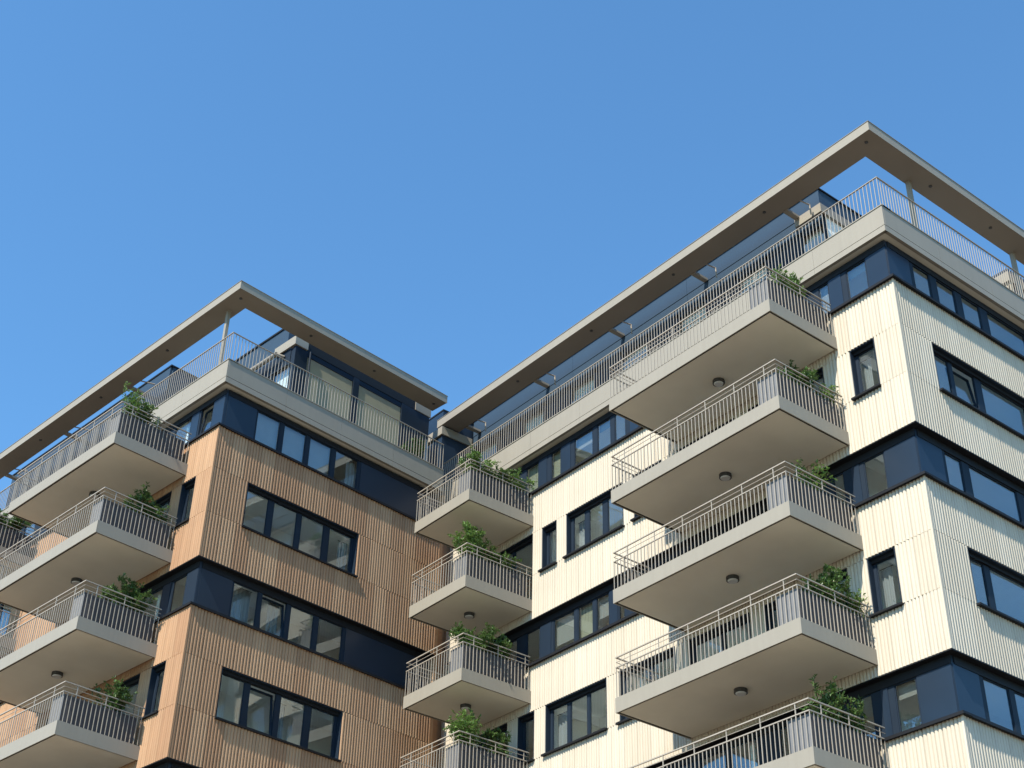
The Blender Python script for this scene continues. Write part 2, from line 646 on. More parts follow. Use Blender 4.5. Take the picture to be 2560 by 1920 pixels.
        cp.box(-0.06, 0.05, 0.101, north, zt + 0.013, zt + 0.026)
        cp.obj('drip_edge', 'beige', o)
        for x in spots_s:
            MB().tube((x, 0.32, zb + 0.01), (x, 0.32, zb - 0.02), 0.052, 0.052, 16).obj('spotlight', 'lamp_ring', o)
        for y in spots_e:
            MB().tube((-0.35, y, zb + 0.01), (-0.35, y, zb - 0.02), 0.052, 0.052, 16).obj('spotlight', 'lamp_ring', o)
        return o

    def finish(s):
        s.flush_panels()
        if s.bal_stuff.v:
            s.bal_stuff.obj('balusters', 'rail', s.root)['kind'] = 'stuff'


bar_mesh = MB().box(-0.0085, 0.0085, -0.0085, 0.0085, 0, 0.84).mesh('baluster')

CX, CY = -17.69, 26.47
PSI = math.radians(6.04233)
CLX, CLY = -33.36 * 1.0027, 20.22 * 1.0027
LOX = CLX * math.cos(PSI) - CLY * math.sin(PSI)
LOY = CLX * math.sin(PSI) + CLY * math.cos(PSI)

BANDS = [(20.22, 24.66), (14.22, 18.66), (8.22, 12.66)]
FLOORS = [23.48, 20.48, 17.48, 14.48, 11.48]


def band_rows(z0, z1):
    return [Zc + z0, Zc + z0 + 1.50, Zc + z0 + 3.01, Zc + z1]


def zr(k):       # window row of band k
    return Zc + BANDS[k][0] + 1.50, Zc + BANDS[k][0] + 3.01


def panes_of(u0, u1, n, mull=0.10, edge=0.11):
    w = (u1 - u0 - 2 * edge - (n - 1) * mull) / n
    return [(u0 + edge + i * (w + mull), u0 + edge + i * (w + mull) + w) for i in range(n)]


# ================================================================== cream building (right)
R = Building('apartment_building', (CX, CY, 0), 0.0, 'cream', 'cream_back', 0.095)
tag(R.root, 'cream ribbed apartment block with long grey balconies and dark blue window bands', 'building')
RW, RN = -18.95, 14.0

win_s = {
    0: [(-1.68, -0.87, 1, None), (-14.20, -13.50, 1, None), (-13.03, -10.45, 3, None), (-9.99, -8.75, 1, None),
        (-8.10, -5.85, 2, 20.90), (-5.30, -2.60, 2, 20.90), (-17.0, -14.66, 2, 20.90)],
    1: [(-1.98, -1.14, 1, None), (-15.25, -14.48, 1, None), (-13.97, -11.32, 3, None), (-10.80, -8.57, 2, None),
        (-8.08, -5.83, 2, 14.90), (-5.32, -2.60, 2, 14.90), (-17.2, -15.75, 1, 14.90)],
    2: [(-1.68, -0.87, 1, None), (-13.9, -11.3, 3, None), (-8.08, -5.83, 2, 8.90), (-5.32, -2.60, 2, 8.90)],
}
for k, (b0, b1) in enumerate(BANDS):
    z0, z1 = zr(k)
    ops = []
    for a, b, n, zf in win_s[k]:
        zz = z0 if zf is None else Zc + zf
        ops.append((a, b, zz, z1))
        pn = panes_of(a, b, n)
        if n == 3 and k == 0:
            pn = [(-12.90, -12.36), (-12.17, -11.54), (-11.33, -10.58)]
        if n == 3 and k == 1:
            pn = [(-13.86, -13.19), (-13.06, -12.33), (-12.23, -11.45)]
        R.window('S', a, b, zz, z1, pn, sill=zf is None)
    R.rows('S', RW, -0.055, band_rows(b0, b1), ops)
    e1 = (1.32, 5.70)
    pn = [(1.44, 2.17), (2.34, 3.28), (3.57, 5.56)] if k == 0 else [(1.44, 2.14), (2.37, 5.56)]
    eo = [(e1[0], e1[1], z0, z1), (7.2, 9.4, z0, z1)]
    R.window('E', e1[0], e1[1], z0, z1, pn, tilt=(1,) if k == 0 else ())
    R.window('E', 7.2, 9.4, z0, z1, panes_of(7.2, 9.4, 2))
    R.rows('E', 0.055, RN, band_rows(b0, b1), eo)
    MB().box(-0.054, 0.002, -0.002, 0.054, Zc + b0, Zc + b1).obj('corner_trim', 'cream', R.root)
    R.coping('S', RW, R.cap_out, Zc + b1)
    R.coping('E', 0.2205, RN, Zc + b1)
    R.flashing('S', RW, -0.01, Zc + b0)
    R.flashing('E', 0.25, RN, Zc + b0)
DOORS_R = [(-8.05, -7.15), (-7.0, -6.1), (-5.35, -4.45), (-4.3, -3.35)]
DOORS_M = [(-17.2, -16.45), (-16.3, -15.6)]
strips = [
    (24.66, 26.23,
     [(-1.60, -0.92), (-2.58, -2.23)] + DOORS_R + [(-10.96, -10.46), (-11.77, -11.14), (-12.87, -11.98), (-14.02, -13.53), (-15.28, -14.65)] + DOORS_M,
     [(-0.89, -0.235), (-2.20, -1.77), (-10.24, -9.88), (-13.50, -13.04), (-14.62, -14.21)], (),
     [(1.34, 2.06), (2.35, 3.15), (3.45, 4.27), (4.62, 6.4), (7.4, 9.0)], [(0.235, 1.17)]),
    (18.66, 20.22,
     [(-1.85, -1.21), (-2.85, -2.50)] + DOORS_R + [(-10.95, -10.70), (-11.92, -11.36), (-12.74, -12.07), (-13.85, -12.90), (-15.14, -14.50)] + DOORS_M,
     [(-1.18, -0.235), (-2.23, -1.99), (-11.32, -10.99), (-14.46, -13.96)], (),
     [(1.34, 2.01), (2.31, 4.30), (4.6, 6.4)], [(0.235, 1.22)]),
    (12.66, 14.22,
     [(-1.83, -1.21), (-2.85, -2.48)] + DOORS_R + [(-11.92, -11.36), (-12.74, -12.07), (-13.85, -12.90)],
     [(-1.18, -0.235), (-2.20, -2.01)], (),
     [(1.34, 2.3), (2.5, 4.30)], [(0.235, 1.17)]),
]
R_BLINDS = {-14.02: [(0, 1.0, 'blind')], -15.28: [(0, 1.0, 'blind')], -12.87: [(0, 0.35, 'shade')], -11.77: [(0, 0.22, 'shade')],
            -1.60: [(0, 0.25, 'shade')], -2.58: [(0, 1.0, 'shade')], -13.85: [(0, 0.7, 'shade')], -12.74: [(0, 1.0, 'blind')],
            -11.92: [(0, 0.55, 'shade')], -1.83: [(0, 0.3, 'shade')]}
for z0, z1, gs, ps, ti, ge, pe in strips:
    zz = Zc + z0 + 0.057
    R.strip('S', RW, -0.22, zz, Zc + z1 - 0.031, gs, ps, blinds=R_BLINDS)
    R.strip('E', 0.305, RN, zz, Zc + z1 - 0.031, ge, pe)
    MB().box(-0.30, -0.218, 0.218, 0.304, zz, Zc + z1 - 0.031).obj('corner_post', 'panel', R.root)

# balconies
RX0, RX1, YF = -8.14, -2.02, -2.59
MX0, MX1 = -17.50, -14.62
for i, z in enumerate(FLOORS):
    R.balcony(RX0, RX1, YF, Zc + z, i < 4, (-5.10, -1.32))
    if i < 4:
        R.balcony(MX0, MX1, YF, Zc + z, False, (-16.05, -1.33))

ro = R.roof(-19.70, RN, 0)
co = R.canopy(-20.22, RN, 29.97, 30.26, 0.78, [-0.36, -4.27, -8.17, -12.08, -15.97], [3.17, 6.03, 8.9])
zc0, zt0 = Zc + 27.10, Zc + 29.97
for y in (2.55, 7.55, 12.5):
    mb = MB().box(-0.73, -0.61, y - 0.06, y + 0.06, zc0, zt0)
    mb.box(-0.75, -0.59, y - 0.08, y + 0.08, zt0 - 0.012, zt0 - 0.001)
    mb.obj('canopy_post', 'beige', R.root)

PW = 1.36
# penthouse body
ph = MB().box(-19.85, -3.02, PW + 0.25, 12.0, Zc + 27.11, Zc + 30.55).obj('penthouse', 'room', R.root)
n = 3
x0, x1 = -19.85, -3.0
for i in range(n):
    a, b = x0 + (x1 - x0) * i / n, x0 + (x1 - x0) * (i + 1) / n
    MB().box(a + 0.004, b - 0.004, PW, PW + 0.08, Zc + 29.965, Zc + 30.62).obj('parapet_panel', 'parapet', ph)
    MB().box(a + 0.004, b - 0.004, PW + 0.012, PW + 0.08, Zc + 29.45, Zc + 29.945).obj('parapet_panel', 'parapet', ph)
MB().box(-19.9, -2.96, PW - 0.04, PW + 0.3, Zc + 30.621, Zc + 30.67).obj('parapet_coping', 'cap', ph)
MB().box(-3.30, -2.96, PW + 0.301, 12, Zc + 30.621, Zc + 30.67).obj('parapet_coping', 'cap', ph)
for i in range(4):
    y = PW + 0.085 + i * 2.6
    MB().box(-3.08, -3.0, y + 0.004, y + 2.596, Zc + 29.965, Zc + 30.62).obj('parapet_panel', 'parapet', ph)
MB().box(-3.95, -2.93, PW - 0.07, PW - 0.022, Zc + 29.68, Zc + 30.00).obj('fascia', 'beige', ph)
MB().box(-2.99, -2.93, PW - 0.021, 8.3, Zc + 29.68, Zc + 30.00).obj('fascia', 'beige', ph)
# penthouse glazing south and east
fr = MB()
x = -19.8
glz, bl = [], []
i = 0
while x < -3.3:
    w = 1.18
    fr.box(x, x + 0.14, PW + 0.04, PW + 0.14, Zc + 27.15, Zc + 29.45)
    if x + 0.14 + w > -3.1:
        w = -3.16 - x
    glz.append((x + 0.14, x + 0.14 + w))
    x += 0.14 + w
    i += 1
fr.box(-19.8, -3.02, PW + 0.04, PW + 0.14, Zc + 29.30, Zc + 29.449)
fo = fr.obj('window_band', 'frame', ph)
for i, (a, b) in enumerate(glz):
    MB().box(a, b, PW + 0.09, PW + 0.10, Zc + 27.15, Zc + 29.30).obj('pane', 'glass', fo)
    if i % 2 == 0:
        MB().box(a, b, PW + 0.06, PW + 0.07, Zc + 27.15, Zc + 28.95 - (i % 3) * 0.22).obj('external_screen', 'screen', fo)
    else:
        MB().box(a, b, PW + 0.06, PW + 0.085, Zc + 27.15, Zc + 29.30).obj('wall_panel', 'frame', fo)
fe = MB()
for j in range(5):
    y = PW + 0.15 + j * 1.35
    fe.box(-3.16, -3.04, y, y + 0.16, Zc + 27.15, Zc + 29.68)
fe.box(-3.16, -3.04, PW + 0.31, 7.9, Zc + 29.45, Zc + 29.679)
fe = fe.obj('window_band', 'frame', ph)
for j in range(4):
    y = PW + 0.31 + j * 1.35
    MB().box(-3.11, -3.10, y, y + 1.19, Zc + 27.15, Zc + 29.45).obj('pane', 'glass', fe)

# second roof volume behind, louvred
p2 = MB().box(-9.0, -1.40, 8.40, 13.8, Zc + 27.11, Zc + 30.3).obj('penthouse', 'panel', R.root)
MB().box(-2.9, -1.30, 8.20, 8.39, Zc + 29.66, Zc + 30.02).obj('fascia', 'beige', p2)
MB().box(-1.39, -1.30, 8.391, 13.8, Zc + 29.66, Zc + 30.02).obj('fascia', 'beige', p2)
for i in range(14):
    x = -2.9 + i * 0.118
    MB().box(x, x + 0.045, 8.28, 8.36, Zc + 27.15, Zc + 29.655).obj('louvre_slat', 'slat', p2)
# west roof block flush with the facade
p3 = MB().box(-25.0, -19.95, 0.02, 10.0, Zc + 27.11, Zc + 30.60).obj('penthouse', 'panel', R.root)
MB().box(-25.0, -19.93, 0.0, 0.30, Zc + 30.61, Zc + 30.67).obj('parapet_coping', 'cap', p3)
MB().box(-20.2, -19.93, 0.301, 10.0, Zc + 30.61, Zc + 30.67).obj('parapet_coping', 'cap', p3)
MB().box(-22.0, -19.88, -0.05, 0.018, Zc + 29.55, Zc + 29.88).obj('fascia', 'beige', p3)
MB().box(-19.94, -19.88, 0.02, 1.34, Zc + 29.55, Zc + 29.88).obj('fascia', 'beige', p3)
# canopy brackets and drain pipes
for i in range(5):
    x = -3.83 - i * 3.905
    MB().box(x - 0.085, x + 0.085, 0.755, PW - 0.022, zt0 - 0.02, zt0 + 0.06).obj('canopy_bracket', 'beige', R.root)
    xp = x + 0.58
    mb = MB().tube((xp, 0.74, zt0 + 0.02), (xp + 0.06, 1.14, zt0 + 0.02), 0.024, 0.024, 10)
    mb.tube((xp + 0.06, 1.12, zt0 + 0.03), (xp + 0.06, 1.14, zt0 - 0.34), 0.024, 0.024, 10)
    mb.obj('drain_pipe', 'rail', R.root)


def interior(bld, west, north, zs, core=2.3):
    for z in zs:
        MB().box(west + 0.1, -0.34, 0.34, north, Zc + z + 0.02, Zc + z + 0.36).obj('floor_slab', 'ceiling', bld.root)
    zlo, zhi = Zc + zs[-1] + 0.361, Zc + 26.25
    MB().box(west + 0.1, -core, core, core + 0.2, zlo, zhi).obj('interior_wall', 'room', bld.root)
    MB().box(-core, -core + 0.2, core + 0.201, north, zlo, zhi).obj('interior_wall', 'room', bld.root)
    x = -core - 0.3
    while x > west + 1:
        MB().box(x, x + 0.15, 0.42, core - 0.01, zlo, zhi).obj('interior_wall', 'ceiling', bld.root)
        x -= 3.9


interior(R, RW, RN, FLOORS + [8.48])
# lower storeys and the hidden sides
MB().box(RW, -0.05, 0.05, RN, 0, Zc + 8.2).obj('lower_storeys', 'cream', R.root)
MB().box(RW, -0.05, RN + 0.001, RN + 0.2, Zc + 8.2, Zc + 26.2).obj('rear_wall', 'cream', R.root)
MB().box(RW - 0.2, RW - 0.001, 0.05, RN + 0.2, 0, Zc + 26.2).obj('side_wall', 'cream', R.root)
R.finish()

# ================================================================== tan building (left)
L = Building('apartment_building', (LOX, LOY, 0), PSI, 'brown', 'brown_back', 0.058)
tag(L.root, 'tan ribbed apartment block on the left with dark window bands and shrubs on balconies', 'building')
LW, LN = -17.0, 9.20
LX0, LX1, LYF = -7.61, -1.45, -2.55
FX0, FX1 = -14.0, -10.45
wl = {
    0: [(-1.63, -0.88, 1, None), (-3.35, -2.15, 1, 20.90), (-7.2, -5.0, 2, 20.90), (-13.9, -11.4, 2, 20.90)],
    1: [(-1.58, -0.86, 1, None), (-3.35, -2.15, 1, 14.90), (-7.2, -5.0, 2, 14.90), (-13.9, -11.4, 2, 14.90)],
    2: [(-1.60, -0.88, 1, None), (-7.2, -5.0, 2, 8.90)],
}
for k, (b0, b1) in enumerate(BANDS):
    z0, z1 = zr(k)
    ops = []
    for a, b, n, zf in wl[k]:
        zz = z0 if zf is None else Zc + zf
        ops.append((a, b, zz, z1))
        L.window('S', a, b, zz, z1, panes_of(a, b, n), sill=zf is None)
    L.rows('S', LW, -0.055, band_rows(b0, b1), ops)
    L.window('E', 1.33, 5.70, z0, z1, [(1.45, 2.27), (2.47, 3.38), (3.55, 4.45), (4.67, 5.58)], tilt=(1,) if k == 1 else ())
    L.rows('E', 0.055, LN, band_rows(b0, b1), [(1.33, 5.70, z0, z1)])
    MB().box(-0.054, 0.002, -0.002, 0.054, Zc + b0, Zc + b1).obj('corner_trim', 'brown', L.root)
    L.coping('S', LW, L.cap_out, Zc + b1)
    L.coping('E', 0.2205, LN, Zc + b1)
    L.flashing('S', LW, -0.01, Zc + b0)
    L.flashing('E', 0.25, LN, Zc + b0)
DL = [(-7.2, -6.3), (-6.15, -5.2), (-4.5, -3.6)]
EG = [(1.45, 2.35), (2.50, 3.40), (3.55, 4.45), (4.62, 5.58)]
for z0, z1, gs, ps, tS, tE in (
        (24.66, 26.23, [(-1.52, -0.86), (-2.95, -2.04)] + DL + [(-12.3, -11.5), (-13.8, -12.5)], [(-0.81, -0.235), (-2.0, -1.6)], (8,), ()),
        (18.66, 20.22, [(-1.51, -0.82), (-3.11, -2.05)] + DL + [(-12.0, -11.3), (-13.8, -12.3)], [(-0.77, -0.235), (-2.0, -1.6)], (), (1,)),
        (12.66, 14.22, [(-1.51, -0.82), (-3.11, -2.05)] + DL, [(-0.77, -0.235), (-2.0, -1.6)], (), ())):
    zz = Zc + z0 + 0.057
    sg = sorted(gs)
    L.strip('S', LW, -0.22, zz, Zc + z1 - 0.031, gs, ps, tilt=(len(sg) - 1,) if tS else ())
    L.strip('E', 0.305, LN - 0.02, zz, Zc + z1 - 0.031, EG, [(0.31, 1.40), (5.70, 9.15)], tilt=tE,
            blinds={1.45: [(0, 1.0, 'curtain')], 2.50: [(0, 1.0, 'curtain')], 3.55: [(0, 0.95, 'curtain')]} if z0 > 24 else {})  # blinds added to lighten panes that mirror sky and room light
    MB().box(-0.30, -0.218, 0.218, 0.304, zz, Zc + z1 - 0.031).obj('corner_post', 'panel', L.root)
for i, z in enumerate(FLOORS):
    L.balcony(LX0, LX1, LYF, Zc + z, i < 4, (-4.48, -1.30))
    if i < 4:
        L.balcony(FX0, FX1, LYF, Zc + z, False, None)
L.roof(LW, 9.08, 0, 26.23, 26.42, 27.06, 28.17)
L.canopy(LW, 9.12, 29.93, 30.20, 0.76, [-0.42, -4.60, -8.77, -12.92], [3.19, 6.0, 8.8])
zt1 = Zc + 29.93
mb = MB().box(-1.33, -1.22, 0.41, 0.52, Zc + 27.10, zt1)
mb.box(-1.36, -1.19, 0.38, 0.55, zt1 - 0.012, zt1 - 0.001)
mb.obj('canopy_post', 'beige', L.root)
for i in range(3):
    x = -7.50 - i * 4.35
    MB().box(x - 0.085, x + 0.085, 0.735, PW - 0.001, zt1 - 0.02, zt1 + 0.06).obj('canopy_bracket', 'beige', L.root)
    xp = x + 0.62
    mb2 = MB().tube((xp, 0.72, zt1 + 0.02), (xp + 0.2, 1.22, zt1 + 0.02), 0.024, 0.024, 10)
    mb2.obj('drain_pipe', 'rail', L.root)
# west penthouse
q1 = MB().box(LW, -6.05, PW + 0.1, 8.5, Zc + 27.11, Zc + 30.45).obj('penthouse', 'room', L.root)
for i in range(5):
    a, b = LW + i * 2.19, LW + (i + 1) * 2.19
    MB().box(a + 0.004, b - 0.004, PW, PW + 0.08, Zc + 29.9, Zc + 30.48).obj('parapet_panel', 'parapet', q1)
    MB().box(a + 0.004, b - 0.004, PW, PW + 0.08, Zc + 27.12, Zc + 29.89).obj('wall_panel', 'panel', q1)
MB().box(-6.12, -6.0, PW + 0.081, 3.3, Zc + 27.12, Zc + 30.48).obj('wall_panel', 'parapet', q1)
MB().box(LW, -5.97, PW - 0.03, PW + 0.3, Zc + 30.481, Zc + 30.54).obj('parapet_coping', 'cap', q1)
MB().box(-6.2, -5.97, PW + 0.301, 3.3, Zc + 30.481, Zc + 30.54).obj('parapet_coping', 'cap', q1)
# east penthouse
ey = 3.33
q2 = MB().box(-6.0, -1.62, ey + 0.22, 9.5, Zc + 27.11, Zc + 30.10).obj('penthouse', 'room', L.root)
MB().box(-1.62, -1.30, ey - 0.08, 3.80, Zc + 30.13, Zc + 30.48).obj('fascia', 'beige', q2)
MB().box(-1.62, -1.36, 3.801, 8.799, Zc + 30.13, Zc + 30.48).obj('shaded_lintel', 'cap', q2)  # shadow below the canopy put into this strip's dark colour
MB().box(-1.62, -1.33, 8.80, 9.55, Zc + 30.13, Zc + 30.48).obj('fascia', 'canopy', q2)
MB().box(-2.5, -1.621, ey - 0.08, ey - 0.02, Zc + 30.13, Zc + 30.48).obj('fascia', 'beige', q2)
MB().box(-6.0, -1.9, ey + 0.01, 8.0, Zc + 30.12, Zc + 31.22).obj('parapet_panel', 'parapet', q2)
MB().box(-6.0, -1.86, ey - 0.03, ey + 0.3, Zc + 31.221, Zc + 31.29).obj('parapet_coping', 'cap', q2)
fr = MB()
for a, b in ((ey, 3.86), (5.92, 6.18), (8.18, 9.5)):
    fr.box(-1.50, -1.36, a, b, Zc + 27.12, Zc + 30.12)
fr.box(-1.50, -1.38, 3.86, 8.18, Zc + 29.93, Zc + 30.12)
fe = fr.obj('window_band', 'frame', q2)
for a, b in ((3.861, 5.919), (6.181, 8.179)):
    MB().box(-1.44, -1.43, a, b, Zc + 27.12, Zc + 29.93).obj('pane', 'glass', fe)
    MB().box(-1.42, -1.405, a + 0.02, b - 0.02, Zc + 27.12, Zc + 29.92).obj('external_screen', 'blind', fe)
MB().tube((-1.30, 3.92, Zc + 27.2), (-1.30, 3.92, Zc + 30.1), 0.035, 0.035, 10).obj('drain_pipe', 'frame', q2)
fs = MB()
for a, b in ((-1.62, -1.37), (-2.75, -2.6), (-3.8, -3.65), (-5.98, -4.9)):
    fs.box(a, b, ey + 0.02, ey + 0.16, Zc + 27.12, Zc + 30.1)
fs.box(-6, -1.63, ey + 0.0, ey + 0.019, Zc + 29.5, Zc + 30.11)
fs = fs.obj('window_band', 'frame', q2)
for a, b in ((-2.6, -1.621), (-3.65, -2.751), (-4.9, -3.801)):
    MB().box(a, b, ey + 0.08, ey + 0.09, Zc + 27.12, Zc + 29.5).obj('pane', 'glass', fs)
aw = MB().tube((-4.6, ey - 0.25, Zc + 29.98), (-2.1, ey - 0.25, Zc + 29.98), 0.085, 0.085, 14)
aw.tube((-2.1, ey - 0.25, Zc + 29.98), (-1.95, ey - 0.02, Zc + 29.9), 0.05, 0.05, 10)
aw.obj('awning_cassette', 'beige', q2)
interior(L, LW, LN, FLOORS + [8.48])
MB().box(LW, -0.05, 0.05, LN, 0, Zc + 8.2).obj('lower_storeys', 'brown', L.root)
MB().box(LW, -0.06, LN + 0.001, LN + 0.12, Zc + 8.2, Zc + 26.2).obj('rear_wall', 'brown', L.root)
MB().box(LW - 0.2, LW - 0.001, 0.05, LN, 0, Zc + 26.2).obj('side_wall', 'brown', L.root)
MB().box(-3.0, -0.45, LN + 0.121, 10.35, 0, Zc + 26.2).obj('connecting_wall', 'brown', L.root)
L.finish()


# ================================================================== planters and shrubs
def world_of(bld, x, y, z):
    r = bld.root.rotation_euler.z
    c, s = math.cos(r), math.sin(r)
    l = bld.root.location
    return (l.x + c * x - s * y, l.y + s * x + c * y, z)


def planter(bld, x0, x1, y0, y1, z, h, label, group):
    w, d = x1 - x0, y1 - y0
    o = empty('planter_box', world_of(bld, (x0 + x1) / 2, (y0 + y1) / 2, z), bld.root.rotation_euler.z)
    tag(o, label, 'planter', group)
    t = 0.035
    b = MB()
    b.box(-w / 2, w / 2, -d / 2, -d / 2 + t, 0.03, h).box(-w / 2, w / 2, d / 2 - t, d / 2, 0.03, h)
    b.box(-w / 2, -w / 2 + t, -d / 2 + t, d / 2 - t, 0.03, h).box(w / 2 - t, w / 2, -d / 2 + t, d / 2 - t, 0.03, h)
    b.box(-w / 2 + t, w / 2 - t, -d / 2 + t, d / 2 - t, 0.03, 0.08)
    me = b.mesh('trough')
    link('trough', me, 'planter', o)
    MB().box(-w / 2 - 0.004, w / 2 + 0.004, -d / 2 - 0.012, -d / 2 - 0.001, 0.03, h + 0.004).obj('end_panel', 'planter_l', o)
    f = MB()
    for sx in (-1, 1):
        for sy in (-1, 1):
            f.box(sx * (w / 2 - 0.12) - 0.04, sx * (w / 2 - 0.12) + 0.04, sy * (d / 2 - 0.12) - 0.04, sy * (d / 2 - 0.12) + 0.04, 0, 0.03)
    f.obj('feet', 'cap', o)
    MB().box(-w / 2 + t, w / 2 - t, -d / 2 + t, d / 2 - t, h - 0.12, h - 0.06).obj('soil', 'soil', o)
    return o


def leaf(V, F, p, d, nrm, L_, W_):
    """one folded leaf: two quads along the mid rib"""
    s = d.cross(nrm)
    if s.length < 1e-4:
        s = d.orthogonal()
    s.normalize()
    u = s.cross(d).normalized()
    n = len(V)
    V += [p, p + d * (L_ * 0.5) - u * (0.10 * W_), p + d * L_ - u * (0.3 * W_),
          p + d * (L_ * 0.45) + s * W_ * 0.5 + u * (0.12 * W_), p + d * (L_ * 0.45) - s * W_ * 0.5 + u * (0.12 * W_)]
    F += [(n, n + 3, n + 2, n + 1), (n, n + 1, n + 2, n + 4)]


def shrub(bld, x, y, z, h, rx, ry, dens, seed, label, group, mat='leaf', lean=(0, 0), leaf_len=0.105):
    rnd = random.Random(seed)
    o = empty('shrub', world_of(bld, x, y, z), bld.root.rotation_euler.z)
    tag(o, label, 'shrub', group)
    st = MB()
    V, F = [], []
    nst = max(5, int(dens * 11))
    for i in range(nst):
        a = rnd.uniform(0, 2 * math.pi)
        r = math.sqrt(rnd.random())
        hh = h * rnd.uniform(0.5, 1.0) * (1 - 0.35 * r)
        base = Vector((rnd.uniform(-0.05, 0.05), rnd.uniform(-0.08, 0.08), -0.10))
        tip = Vector((math.cos(a) * rx * r + lean[0] * hh, math.sin(a) * ry * r + lean[1] * hh, hh))
        mid = (base + tip) * 0.5 + Vector((rnd.uniform(-.08, .08), rnd.uniform(-.08, .08), 0.06))
        pts = []
        K = 7
        for k in range(K + 1):
            t = k / K
            pts.append(base * (1 - t) ** 2 + mid * (2 * t * (1 - t)) + tip * t * t)
        for k in range(K):
            st.tube(pts[k], pts[k + 1], 0.011 * (1 - 0.75 * k / K), 0.011 * (1 - 0.75 * (k + 1) / K), 5, cap=False)
        twigs = [(pts[k], pts[k + 1]) for k in range(2, K)]
        for k in range(2, K + 1):
            for _ in range(3 if k > 2 else 2):
                dv = Vector((rnd.gauss(0, 1), rnd.gauss(0, 1), rnd.gauss(0.35, 0.7))).normalized()
                ln = rnd.uniform(0.10, 0.26) * min(1.0, h + 0.2)
                e = pts[k] + dv * ln
                st.tube(pts[k], e, 0.004, 0.002, 4, cap=False)
                twigs.append((pts[k], e))
        for a0, b0 in twigs:
            ax = (b0 - a0)
            nl = max(4, int(ax.length / 0.017 * min(dens, 1.4)))
            for j in range(nl):
                t = rnd.uniform(0.15, 1.05)
                d = (ax.normalized() * 0.7 + Vector((rnd.gauss(0, 1), rnd.gauss(0, 1), rnd.gauss(0.15, 0.8))) * 0.8).normalized()
                nn = Vector((rnd.gauss(0, 0.5), rnd.gauss(0, 0.5), 1)).normalized()
                L_ = leaf_len * rnd.uniform(0.55, 1.2)
                leaf(V, F, a0 + ax * t, d, nn, L_, L_ * rnd.uniform(0.36, 0.5))
    me = bpy.data.meshes.new('foliage')
    me.from_pydata([tuple(v) for v in V], [], F)
    me.update()
    link('foliage', me, mat, o)
    st.obj('stems', 'bark', o)
    return o


ORD = ['topmost', 'second highest', 'third highest', 'fourth highest', 'lowest visible']
PH = 0.80
G1, G2, G3 = 'planters on the long balconies of the cream building', 'planters on the short balconies of the cream building', 'planters on the tan building'
S1, S2, S3 = 'shrubs on the long balconies of the cream building', 'shrubs on the short balconies of the cream building', 'shrubs on the tan building'
for i, z in enumerate(FLOORS):
    zt = Zc + z + 0.37
    planter(R, RX1 - 0.70, RX1 - 0.09, YF + 0.10, -0.20, zt, PH, 'grey planter box along the right rail of the %s long balcony, cream building' % ORD[i], G1)
    planter(L, LX1 - 0.62, LX1 - 0.09, LYF + 0.10, -0.20, zt, PH, 'grey planter box along the right rail of the %s balcony, tan building' % ORD[i], G3)
    if i < 4:
        planter(R, MX1 - 0.70, MX1 - 0.09, YF + 0.10, -0.20, zt, PH, 'grey planter box on the %s short corner balcony of the cream building' % ORD[i], G2)

